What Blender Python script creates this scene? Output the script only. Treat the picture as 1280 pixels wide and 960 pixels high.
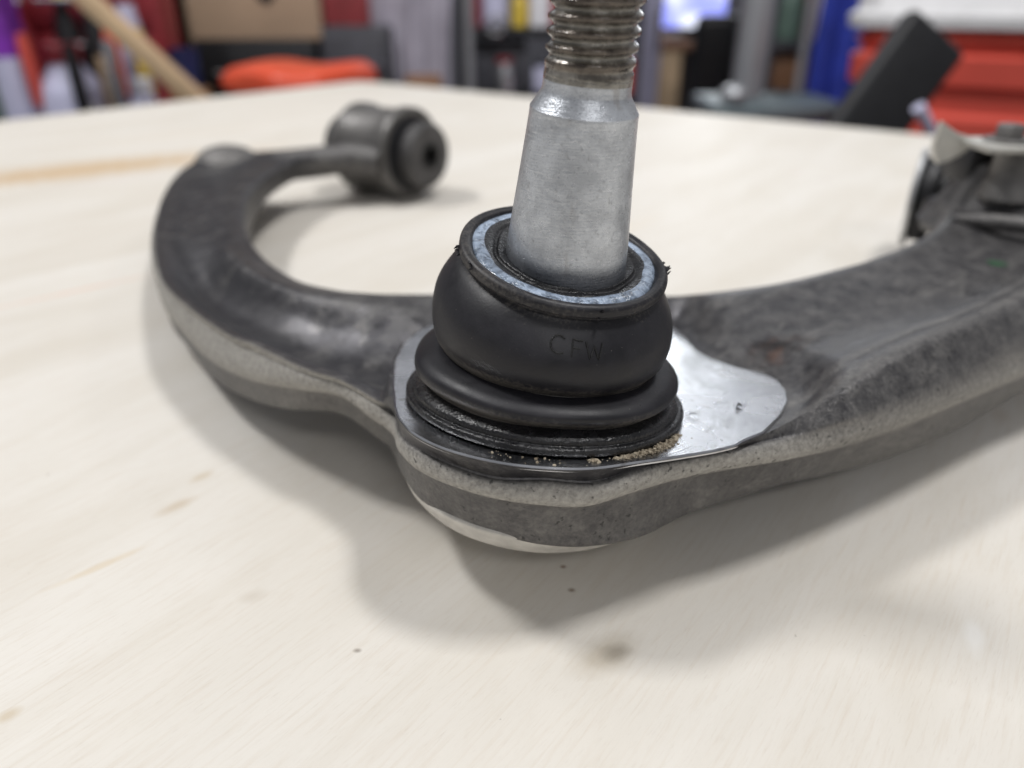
import bpy, bmesh, math, random
from mathutils import Vector, Matrix
from mathutils.geometry import tessellate_polygon
for o in list(bpy.data.objects): bpy.data.objects.remove(o)
SC = bpy.context.scene
COL = SC.collection
R = math.radians
MM = 0.001                                            # all shapes below are written in millimetres

# ------------------------------------------------------------------ camera, world, lamps, exposure
cd = bpy.data.cameras.new('camera'); cam = bpy.data.objects.new('camera', cd); COL.objects.link(cam)
cam.location = (0, 0, 0.124); cam.rotation_euler = (R(90 - 28), 0, 0)
cd.sensor_width = 36; cd.lens = 36 * 920 / 1280; cd.clip_start = 0.01; cd.clip_end = 60
cd.dof.use_dof = True; cd.dof.focus_distance = 0.149; cd.dof.aperture_fstop = 7.6; cd.dof.aperture_blades = 0
SC.camera = cam
W = bpy.data.worlds.new('World'); SC.world = W; W.use_nodes = True
W.node_tree.nodes['Background'].inputs[0].default_value = (0.94, 0.95, 1.0, 1)
W.node_tree.nodes['Background'].inputs[1].default_value = 0.27
SC.view_settings.view_transform = 'Standard'; SC.view_settings.look = 'None'
SC.view_settings.exposure = 0; SC.view_settings.gamma = 1; SC.view_settings.use_curve_mapping = False
SC.render.engine = 'CYCLES'
SC.cycles.use_denoising = True
SC.cycles.max_bounces = 8

def area(name, loc, target, power, sx, sy, col=(1, 0.99, 0.985)):
    l = bpy.data.lights.new(name, 'AREA'); l.shape = 'RECTANGLE'; l.size = sx; l.size_y = sy
    l.energy = power; l.color = col
    o = bpy.data.objects.new(name, l); COL.objects.link(o); o.location = loc
    o.rotation_euler = (Vector(target) - Vector(loc)).to_track_quat('-Z', 'Y').to_euler()
    return o
area('shop_light_right', (0.62, 0.24, 2.0), (0, 0.16, 0), 20.5, 0.32, 0.24)
area('shop_light_left', (-1.20, 0.55, 2.0), (0, 0.16, 0), 25.5, 0.32, 0.24)
area('shop_light_far_right', (1.4, 1.5, 2.0), (0, 0.15, 0), 3, 0.4, 0.3)
area('shop_light_far_left', (-1.5, 1.4, 2.0), (0, 0.15, 0), 5, 0.5, 0.3)
area('background_fill', (0.2, 0.5, 1.9), (0.2, 3.0, 1.6), 21, 1.2, 0.3)  # added fill lamp, faces away from the arm to brighten the background
area('shop_light_behind_camera', (0.5, -1.9, 2.1), (0, 0.15, 0), 11, 0.9, 0.3)
area('shop_window', (1.22, 4.3, 0.68), (0, 0.2, 0), 9, 0.50, 0.46, (0.93, 0.97, 1))
area('lit_wall_fill', (0.6, 4.45, 1.35), (0, 0.2, 0.3), 14, 4.0, 1.0, (0.93, 0.96, 1))  # added soft panel standing in for lit walls, brightens the milled face

# ------------------------------------------------------------------ helpers
def tag(o, label=None, cat=None, group=None, kind=None):
    if label: o['label'] = label
    if cat: o['category'] = cat
    if group: o['group'] = group
    if kind: o['kind'] = kind
    return o
def empty(name, loc=(0, 0, 0), rz=0, **k):
    o = bpy.data.objects.new(name, None); COL.objects.link(o)
    o.location = Vector(loc) * MM; o.rotation_euler = (0, 0, rz); o.empty_display_size = .02
    return tag(o, **k)
def obj(name, vf, mat, parent=None, smooth=True, kind=None, angle=40):
    v, f = vf
    me = bpy.data.meshes.new(name); me.from_pydata([Vector(p) * MM for p in v], [], f)
    bm = bmesh.new(); bm.from_mesh(me); bmesh.ops.recalc_face_normals(bm, faces=bm.faces)
    for fc in bm.faces: fc.smooth = smooth
    if smooth:
        for e in bm.edges:
            if len(e.link_faces) == 2 and e.calc_face_angle(0) > R(angle): e.smooth = False
    bm.to_mesh(me); bm.free()
    me.materials.append(mat)
    o = bpy.data.objects.new(name, me); COL.objects.link(o)
    if parent: o.parent = parent
    if kind: o['kind'] = kind
    return o
def join(*vfs):
    V, Fc = [], []
    for v, f in vfs:
        n = len(V); V += [tuple(p) for p in v]; Fc += [tuple(i + n for i in q) for q in f]
    return V, Fc
def xform(vf, M): return [M @ Vector(p) for p in vf[0]], vf[1]
def frame(o, z, xh=(1, 0, 0)):
    z = Vector(z).normalized(); x = Vector(xh); x = (x - z * x.dot(z)).normalized(); y = z.cross(x)
    M = Matrix((x, y, z)).transposed().to_4x4(); M.translation = Vector(o); return M
def lathe(prof, n=48, M=None, cap=True, fn=None):
    """prof: list of (r, z) ; fn(theta, r, z) may displace r"""
    V, Fc = [], []
    for r, z in prof:
        for i in range(n):
            t = 2 * math.pi * i / n; rr = fn(t, r, z) if fn else r
            V.append((rr * math.cos(t), rr * math.sin(t), z))
    for k in range(len(prof) - 1):
        for i in range(n):
            j = (i + 1) % n; Fc.append((k * n + i, k * n + j, (k + 1) * n + j, (k + 1) * n + i))
    if cap:
        Fc.append(tuple(reversed(range(n)))); Fc.append(tuple((len(prof) - 1) * n + i for i in range(n)))
    return xform((V, Fc), M) if M else (V, Fc)
def rbox(x0, x1, y0, y1, z0, z1, b=2, seg=2):
    bm = bmesh.new(); bmesh.ops.create_cube(bm, size=1)
    for v in bm.verts: v.co = Vector(((x0 + x1) / 2 + v.co.x * (x1 - x0), (y0 + y1) / 2 + v.co.y * (y1 - y0), (z0 + z1) / 2 + v.co.z * (z1 - z0)))
    bmesh.ops.bevel(bm, geom=bm.edges[:] , offset=b, segments=seg, affect='EDGES', profile=.5)
    bm.verts.index_update()
    r = ([v.co.copy() for v in bm.verts], [tuple(v.index for v in f.verts) for f in bm.faces]); bm.free(); return r
def tube(pts, r, n=12, radii=None):
    V, Fc = [], []; P = [Vector(p) for p in pts]; up = Vector((.31, .2, .93))
    for i, p in enumerate(P):
        d = (P[min(i + 1, len(P) - 1)] - P[max(i - 1, 0)]).normalized()
        x = d.cross(up); x = x.normalized() if x.length > 1e-4 else Vector((1, 0, 0)); y = d.cross(x)
        q = radii[i] if radii else r
        for k in range(n): V.append(p + (x * math.cos(2 * math.pi * k / n) + y * math.sin(2 * math.pi * k / n)) * q)
    for i in range(len(P) - 1):
        for k in range(n): Fc.append((i * n + k, i * n + (k + 1) % n, (i + 1) * n + (k + 1) % n, (i + 1) * n + k))
    Fc.append(tuple(range(n))); Fc.append(tuple((len(P) - 1) * n + k for k in range(n)))
    return V, Fc
def crom(P, n):
    """Catmull-Rom through a list of tuples, n samples per span"""
    out = []; m = len(P)
    for i in range(m - 1):
        a, b, c, d = P[max(i - 1, 0)], P[i], P[i + 1], P[min(i + 2, m - 1)]
        for k in range(n):
            t = k / n
            out.append(tuple(.5 * (2 * b[j] + (c[j] - a[j]) * t + (2 * a[j] - 5 * b[j] + 4 * c[j] - d[j]) * t * t + (3 * b[j] - a[j] - 3 * c[j] + d[j]) * t ** 3) for j in range(len(b))))
    out.append(tuple(P[-1])); return out
def sm(a, b, x):
    t = min(1, max(0, (x - a) / (b - a))); return t * t * (3 - 2 * t)
def extrude_poly(poly, z0, z1, bev=0):
    """closed outline in plan, from z0 up to z1, with a small chamfer on the top edge"""
    n = len(poly); V = []; Fc = []
    A = sum(poly[i][0] * poly[(i + 1) % n][1] - poly[(i + 1) % n][0] * poly[i][1] for i in range(n))
    sg = 1 if A > 0 else -1
    ins = []
    for i in range(n):
        a, b, c = Vector(poly[i - 1]), Vector(poly[i]), Vector(poly[(i + 1) % n])
        d = (c - a).normalized(); ins.append(b + Vector((-d.y, d.x)) * sg * bev)
    for ring, z in ((poly, z0), (poly, z1 - bev), (ins, z1)):
        for q in ring: V.append((q[0], q[1], z))
    for k in range(2):
        for i in range(n):
            j = (i + 1) % n; Fc.append((k * n + i, k * n + j, (k + 1) * n + j, (k + 1) * n + i))
    for base, ring in ((2 * n, ins), (0, poly)):
        for t in tessellate_polygon([[Vector((q[0], q[1], 0)) for q in ring]]): Fc.append(tuple(base + i for i in t))
    return V, Fc

# ------------------------------------------------------------------ materials
class NT:
    def __init__(s, name):
        s.m = bpy.data.materials.new(name); s.m.use_nodes = True; s.t = s.m.node_tree; s.b = s.t.nodes['Principled BSDF']
    def n(s, typ, ins=None, **props):
        q = s.t.nodes.new(typ)
        for k, v in props.items(): setattr(q, k, v)
        for k, v in (ins or {}).items():
            if hasattr(v, 'links') or isinstance(v, bpy.types.NodeSocket): s.t.links.new(v, q.inputs[k])
            else: q.inputs[k].default_value = v
        return q
    def coord(s, scale=(1, 1, 1), rot=(0, 0, 0), loc=(0, 0, 0)):
        c = s.n('ShaderNodeTexCoord'); r = s.n('ShaderNodeMapping', {'Vector': c.outputs['Object'], 'Rotation': rot, 'Location': loc}).outputs[0]
        return s.n('ShaderNodeMapping', {'Vector': r, 'Scale': scale}).outputs[0]
    def noise(s, vec, scale, detail=4, rough=.55, dist=0):
        return s.n('ShaderNodeTexNoise', {'Vector': vec, 'Scale': scale, 'Detail': detail, 'Roughness': rough, 'Distortion': dist}).outputs['Fac']
    def ramp(s, fac, stops):
        q = s.n('ShaderNodeValToRGB', {'Fac': fac}); e = q.color_ramp.elements
        while len(e) < len(stops): e.new(0.5)
        for el, (p, c) in zip(e, stops):
            el.position = p; el.color = (c, c, c, 1) if isinstance(c, (int, float)) else (*c, 1)
        return q.outputs[0]
    def mix(s, fac, a, b, mode='MIX'):
        q = s.n('ShaderNodeMix', data_type='RGBA', blend_type=mode)
        for i, v in ((0, fac), (6, a), (7, b)):
            if isinstance(v, bpy.types.NodeSocket): s.t.links.new(v, q.inputs[i])
            else: q.inputs[i].default_value = v if i == 0 else (*v, 1)
        return q.outputs[2]
    def math(s, op, a, b=0.0, clamp=False):
        q = s.n('ShaderNodeMath', operation=op, use_clamp=clamp)
        for i, v in ((0, a), (1, b)):
            if isinstance(v, bpy.types.NodeSocket): s.t.links.new(v, q.inputs[i])
            else: q.inputs[i].default_value = v
        return q.outputs[0]
    def attr(s, name): return s.n('ShaderNodeAttribute', attribute_name=name).outputs['Fac']
    def bump(s, h, strength=.3, dist=.0003, prev=None):
        q = s.n('ShaderNodeBump', {'Height': h, 'Strength': strength, 'Distance': dist})
        if prev: s.t.links.new(prev, q.inputs['Normal'])
        return q.outputs[0]
    def set(s, **k):
        names = dict(col='Base Color', rough='Roughness', metal='Metallic', normal='Normal', spec='Specular IOR Level', aniso='Anisotropic', coat='Coat Weight', coatr='Coat Roughness', emit='Emission Color', emits='Emission Strength', trans='Transmission Weight', sss='Subsurface Weight', sssr='Subsurface Scale', alpha='Alpha', tang='Tangent')
        for a, v in k.items():
            i = s.b.inputs[names[a]]
            if isinstance(v, bpy.types.NodeSocket): s.t.links.new(v, i)
            else: i.default_value = (*v, 1) if isinstance(v, tuple) else v
        return s.m
def plain(name, col, rough=.5, metal=0, var=.25, scale=40, bumpy=0.0, **k):
    """a simple surface with mottled colour and a little relief"""
    t = NT(name); c = t.coord(); nz = t.noise(c, scale, 5)
    d = tuple(x * (1 - var) for x in col); l = tuple(min(1, x * (1 + var)) for x in col)
    colr = t.mix(t.ramp(nz, [(.3, 0), (.7, 1)]), d, l)
    kk = dict(col=colr, rough=rough, metal=metal, **k)
    if bumpy: kk['normal'] = t.bump(t.noise(c, scale * 4, 3), bumpy, .0006)
    return t.set(**kk)

def mat_arm():
    t = NT('dusty_forged_aluminium'); c = t.coord(); dust = t.attr('dust')
    big = t.noise(c, 45, 5, .6); fine = t.noise(c, 900, 4, .65); mid = t.noise(c, 170, 5, .6, .15)
    blot = t.ramp(mid, [(.32, 0), (.68, 1)])
    base = t.mix(blot, (.048, .047, .052), (.063, .062, .067))
    base = t.mix(t.ramp(big, [(.46, 0), (.9, .32)]), base, (.125, .12, .115))
    # streaks and smears of road dust on top, doubling as painted gloss
    sc = t.coord((.28, 1, 1), (0, 0, R(-46)))
    stk = t.noise(sc, 120, 5, .65, .8)
    base = t.mix(t.ramp(stk, [(.54, 0), (.74, .5)]), base, (.25, .24, .225))
    # pale caked dust on the flash line and flanks
    grain = t.ramp(fine, [(.22, 0), (.78, 1)])
    pale = t.mix(grain, (.23, .22, .20), (.50, .48, .44))
    brk = t.math('ADD', dust, t.math('MULTIPLY', t.math('SUBTRACT', mid, .5), .4))
    brk = t.math('ADD', brk, t.math('MULTIPLY', t.math('SUBTRACT', fine, .5), t.math('ADD', .16, t.math('MULTIPLY', dust, .32))))
    mask = t.ramp(brk, [(.12, 0), (.95, .95)])
    col = t.mix(mask, base, pale)
    pits = t.ramp(t.noise(c, 620, 2), [(.28, 1), (.36, 0)])
    col = t.mix(t.math('MULTIPLY', pits, .75), col, (.02, .02, .02))
    # rust-brown burn and green paint dot that the arm carries
    sep = t.n('ShaderNodeSeparateXYZ', {'Vector': t.n('ShaderNodeTexCoord').outputs['Object']})
    def spot(x, y, ax, ay, rot):
        q = t.n('ShaderNodeMapping', {'Vector': t.n('ShaderNodeTexCoord').outputs['Object']}, vector_type='TEXTURE')
        q.inputs['Location'].default_value = (x * MM, y * MM, .04); q.inputs['Rotation'].default_value = (0, 0, rot); q.inputs['Scale'].default_value = (ax * MM, ay * MM, .03)
        ln = t.n('ShaderNodeVectorMath', {0: q.outputs[0]}, operation='LENGTH').outputs['Value']
        return t.math('ADD', ln, t.math('MULTIPLY', t.math('SUBTRACT', mid, .5), 1.4))
    s1 = t.ramp(spot(77, 192, 13, 7, .3), [(.35, .9), (1.0, 0)])
    rust = t.mix(t.ramp(t.noise(sc, 330, 3), [(.45, 0), (.62, 1)]), (.018, .015, .015), (.055, .030, .022))
    col = t.mix(s1, col, rust)
    s2 = t.ramp(spot(176, 256, 4, 3.2, 0), [(.6, .75), (1.0, 0)])
    col = t.mix(s2, col, (.03, .16, .06))
    rough = t.math('ADD', t.math('MULTIPLY', mask, .28), t.math('ADD', .35, t.math('MULTIPLY', blot, .10)))
    hgt = t.math('MULTIPLY', t.math('ADD', t.math('MULTIPLY', fine, .8), mid), t.math('ADD', .22, t.math('MULTIPLY', mask, .95)))
    nrm = t.bump(hgt, .75, .0006)
    return t.set(col=col, rough=rough, metal=t.math('MULTIPLY', t.math('SUBTRACT', 1, mask), .6), normal=nrm, spec=.5)
def mat_machined():
    t = NT('milled_bright_aluminium'); c = t.coord()
    # turning marks run round the joint axis
    cc = t.n('ShaderNodeMapping', {'Vector': t.n('ShaderNodeTexCoord').outputs['Object'], 'Location': (-.0077, -.153, 0)}).outputs[0]
    ln = t.n('ShaderNodeVectorMath', {0: cc}, operation='LENGTH').outputs['Value']
    ring = t.noise(t.n('ShaderNodeCombineXYZ', {'X': ln}).outputs[0], 2600, 4, .75)
    big = t.noise(c, 70, 3, .5, .1); fin = t.noise(c, 420, 4)
    col = t.mix(t.ramp(big, [(.35, 0), (.7, 1)]), (.50, .51, .53), (.74, .75, .78))
    col = t.mix(t.ramp(fin, [(.56, 0), (.70, .45)]), col, (.27, .26, .25))
    nrm = t.bump(ring, .5, .00012)
    nrm = t.bump(big, .05, .002, nrm)
    tg = t.n('ShaderNodeTangent', direction_type='RADIAL', axis='Z')
    return t.set(col=col, rough=t.ramp(big, [(.3, .17), (.75, .33)]), metal=1.0, normal=nrm, aniso=.35)
def mat_stud():
    t = NT('dull_zinc_steel'); c = t.coord()
    big = t.noise(c, 130, 6, .62, .5); fin = t.noise(c, 1100, 4, .7); st = t.noise(t.coord((1, 1, .22)), 240, 4)
    col = t.mix(t.ramp(big, [(.33, 0), (.66, 1)]), (.40, .42, .45), (.64, .67, .71))
    col = t.mix(t.ramp(fin, [(.56, 0), (.70, .45)]), col, (.17, .17, .17))
    col = t.mix(t.ramp(st, [(.60, 0), (.74, .45)]), col, (.22, .18, .14))
    oil = t.ramp(t.math('ADD', t.attr('oil'), t.math('MULTIPLY', t.math('SUBTRACT', big, .5), .9)), [(.3, 0), (.8, .8)])
    col = t.mix(oil, col, (.05, .055, .07))
    rings = t.noise(t.coord((.05, .05, 1)), 3200, 3, .7)
    nrm = t.bump(t.math('ADD', t.math('ADD', fin, t.math('MULTIPLY', rings, .8)), t.math('MULTIPLY', big, 2)), .40, .00025)
    return t.set(col=col, rough=t.ramp(fin, [(.3, .24), (.7, .40)]), metal=.68, normal=nrm)
def mat_thread():
    t = NT('greasy_thread_steel'); c = t.coord(); g = t.attr('groove')
    n1 = t.noise(c, 300, 5, .6, .5); n2 = t.noise(c, 900, 3)
    crest = t.mix(t.ramp(n1, [(.35, 0), (.65, 1)]), (.045, .034, .026), (.15, .125, .10))
    root = t.mix(t.ramp(n1, [(.4, 0), (.7, 1)]), (.16, .15, .13), (.34, .325, .295))
    col = t.mix(t.ramp(t.math('ADD', g, t.math('MULTIPLY', t.math('SUBTRACT', n1, .5), .5)), [(.3, 0), (.7, 1)]), crest, root)
    return t.set(col=col, rough=t.ramp(n1, [(.35, .12), (.7, .42)]), metal=.45, normal=t.bump(t.math('ADD', n2, n1), .5, .0003), coat=.5, coatr=.12)
def mat_rubber(dusty=.5, name='black_boot_rubber'):
    t = NT(name); c = t.coord(); d = t.attr('dust')
    n1 = t.noise(c, 130, 5, .6, .4); n2 = t.noise(c, 1500, 3, .6)
    col = t.mix(t.ramp(n1, [(.3, 0), (.7, 1)]), (.0064, .0062, .0086), (.0150, .0146, .0190))
    msk = t.math('ADD', t.math('MULTIPLY', d, .9), t.math('MULTIPLY', t.math('SUBTRACT', n2, .55), 1.3))
    msk = t.math('ADD', msk, t.math('MULTIPLY', t.math('SUBTRACT', n1, .5), .8))
    col = t.mix(t.ramp(msk, [(.30, 0), (.85, dusty)]), col, (.17, .155, .135))
    speck = t.ramp(t.noise(c, 2200, 1), [(.79, 0), (.82, .5)])
    col = t.mix(speck, col, (.30, .28, .25))
    return t.set(col=col, rough=t.ramp(n1, [(.3, .38), (.7, .56)]), normal=t.bump(n2, .22, .00015), spec=.42)
def mat_wetrubber():
    t = NT('oily_black_rubber'); c = t.coord(); n1 = t.noise(c, 240, 5, .6, .6); n2 = t.noise(c, 1100, 4)
    col = t.mix(t.ramp(n1, [(.35, 0), (.75, 1)]), (.006, .006, .007), (.02, .02, .022))
    return t.set(col=col, rough=t.ramp(n1, [(.36, .10), (.66, .5)]), normal=t.bump(t.math('ADD', n2, n1), .7, .0004), spec=.5)
def mat_grease():
    t = NT('pale_blue_grease'); c = t.coord(); n1 = t.noise(c, 480, 4, .65, .6); n2 = t.noise(c, 1300, 3)
    col = t.mix(t.ramp(n1, [(.30, 0), (.56, 1)]), (.045, .06, .085), (.36, .44, .56))
    return t.set(col=col, rough=t.ramp(n1, [(.35, .06), (.7, .22)]), normal=t.bump(t.math('ADD', n1, t.math('MULTIPLY', n2, .3)), .9, .0007), spec=.5, coat=.3, coatr=.08)
def mat_dirt():
    t = NT('sandy_grit'); c = t.coord(); n = t.noise(c, 700, 3)
    return t.set(col=t.mix(t.ramp(n, [(.35, 0), (.65, 1)]), (.20, .16, .11), (.48, .42, .32)), rough=.85)
def mat_wood():
    t = NT('pale_birch_plywood')
    a = math.atan2(.79, .61)                                             # the grain runs along the short side of the sheet
    g = t.coord((1, 14, 1), (0, 0, -a)); g2 = t.coord((1, 5, 1), (0, 0, -a)); c = t.coord()
    fine = t.noise(g, 62, 6, .62, .3); broad = t.noise(g2, 6, 4, .55, .8); cloud = t.noise(c, 11, 4)
    fib = t.noise(t.coord((1, 9, 1), (0, 0, -a + .06)), 260, 3, .6)
    col = t.mix(t.ramp(broad, [(.34, 0), (.66, 1)]), (.66, .62, .55), (.73, .70, .645))
    col = t.mix(t.ramp(fine, [(.50, 0), (.78, .58)]), col, (.60, .53, .44))
    col = t.mix(t.ramp(fib, [(.56, 0), (.74, .27)]), col, (.50, .44, .37))
    col = t.mix(t.ramp(cloud, [(.5, 0), (.75, .35)]), col, (.735, .715, .67))
    def stain(x, y, ax, ay, rot, colr, amt, edge=.25, wob=.9):
        nonlocal col
        q = t.n('ShaderNodeMapping', {'Vector': t.n('ShaderNodeTexCoord').outputs['Object']}, vector_type='TEXTURE')
        q.inputs['Location'].default_value = (x * MM, y * MM, 0); q.inputs['Rotation'].default_value = (0, 0, rot); q.inputs['Scale'].default_value = (ax * MM, ay * MM, 1)
        ln = t.n('ShaderNodeVectorMath', {0: q.outputs[0]}, operation='LENGTH').outputs['Value']
        ln = t.math('ADD', ln, t.math('MULTIPLY', t.math('SUBTRACT', t.noise(c, 90, 4), .5), wob))
        col = t.mix(t.ramp(ln, [(edge, amt), (1, 0)]), col, colr)
    for s in STAINS: stain(*s)
    speck = t.ramp(t.noise(c, 330, 2, .5), [(.775, 0), (.80, .55)])
    col = t.mix(speck, col, (.22, .18, .14))
    nrm = t.bump(fib, .25, .0002); nrm = t.bump(fine, .25, .0004, nrm)
    return t.set(col=col, rough=t.ramp(fine, [(.3, .44), (.7, .58)]), normal=nrm, spec=.35)

# ------------------------------------------------------------------ the setting
M_floor = plain('grey_shop_floor', (.16, .16, .165), .6, var=.3, scale=3)
M_wall = plain('grey_shop_wall', (.14, .14, .16), .8, var=.1, scale=2)
tag(obj('floor', rbox(-5000, 5000, -2500, 4600, -960, -900, 1, 1), M_floor), kind='structure')
tag(obj('wall', rbox(-5000, 5000, 4600, 4720, -896, 1900, 1, 1), M_wall), kind='structure')

STAINS = [
 (20, 111, 11, 5.5, .5, (.42, .36, .27), .55), (22.5, 111.5, 4.5, 3, .4, (.20, .17, .13), .5),
 (-345, 592, 190, 46, .61, (.56, .40, .23), .85), (-345, 590, 60, 7, .6, (.62, .46, .30), .5),
 (-206, 326, 45, 2.2, .72, (.74, .46, .33), .55), (-300, 560, 60, 6, .6, (.70, .62, .60), .5),
 (-92, 162, 7, 3, .8, (.52, .42, .30), .6), (-90, 176, 5, 2.5, .9, (.54, .45, .32), .55), (-101, 138, 14, 1.6, .75, (.62, .50, .33), .5),
 (-98, 96, 3, 2, .8, (.52, .42, .28), .6), (101, 116, 8, 2.5, 1.1, (.80, .79, .76), .6), (162, 211, 9, 4, 1.0, (.60, .53, .45), .5),
 (148, 634, 6, 5, 0, (.52, .46, .42), .5), (234, 559, 9, 6, 0, (.55, .47, .42), .45), (222, 585, 7, 5, 0, (.62, .48, .44), .4),
 (-60, 128, 4, 3, .4, (.5, .44, .36), .4), (60, 420, 60, 10, .9, (.70, .63, .52), .4), (-330, 760, 120, 18, .6, (.70, .62, .52), .4),
 (14, 130, 1.3, 1.0, 0, (.16, .09, .05), .8), (12.5, 138, .9, .7, 0, (.2, .1, .05), .8), (-33, 112, 1.2, .8, 0, (.2, .17, .14), .7),
]
M_wood = mat_wood()
M_steel_leg = plain('dark_steel_leg', (.06, .06, .065), .5, .6)
bench = empty('workbench', (0, 0, -900), label='large pale birch plywood workbench top carrying the control arm', cat='workbench')
c0, d1, d2 = Vector((-240, 1260)), Vector((-.612, -.791)), Vector((.791, -.612))
quad = [c0, c0 + d1 * 1500, c0 + d1 * 1500 + d2 * 2000, c0 + d2 * 2000]
rc = []
for i, q in enumerate(quad):                                             # slightly rounded sheet corners
    a, b = (quad[i - 1] - q).normalized(), (quad[(i + 1) % 4] - q).normalized()
    for k in range(7):
        w = k / 6; rc.append(tuple(q + a * 25 * (1 - w) ** 2 + b * 25 * w ** 2))
def rel(o, base):
    o.location = -Vector(base) * MM; return o
rel(obj('tabletop', extrude_poly(rc, -18, 0, .6), M_wood, bench, angle=30), (0, 0, -900))
for i in range(4):
    q = quad[i] + (quad[i - 2] - quad[i]).normalized() * 150
    leg = rbox(-35, 35, -35, 35, 0, 880, 3); obj('leg', leg, M_steel_leg, bench).location = Vector((q.x, q.y, 0)) * MM
ap = [q + (quad[i - 2] - q).normalized() * 130 for i, q in enumerate(quad)]
for i in range(4):
    a, b = ap[i], ap[(i + 1) % 4]; mid = (a + b) / 2; L = (b - a).length; dd = (b - a).normalized()
    o = obj('rail', rbox(-L / 2, L / 2, -15, 15, 800, 879, 2), M_steel_leg, bench); o.location = Vector((mid.x, mid.y, 0)) * MM; o.rotation_euler = (0, 0, math.atan2(dd.y, dd.x))

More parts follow.
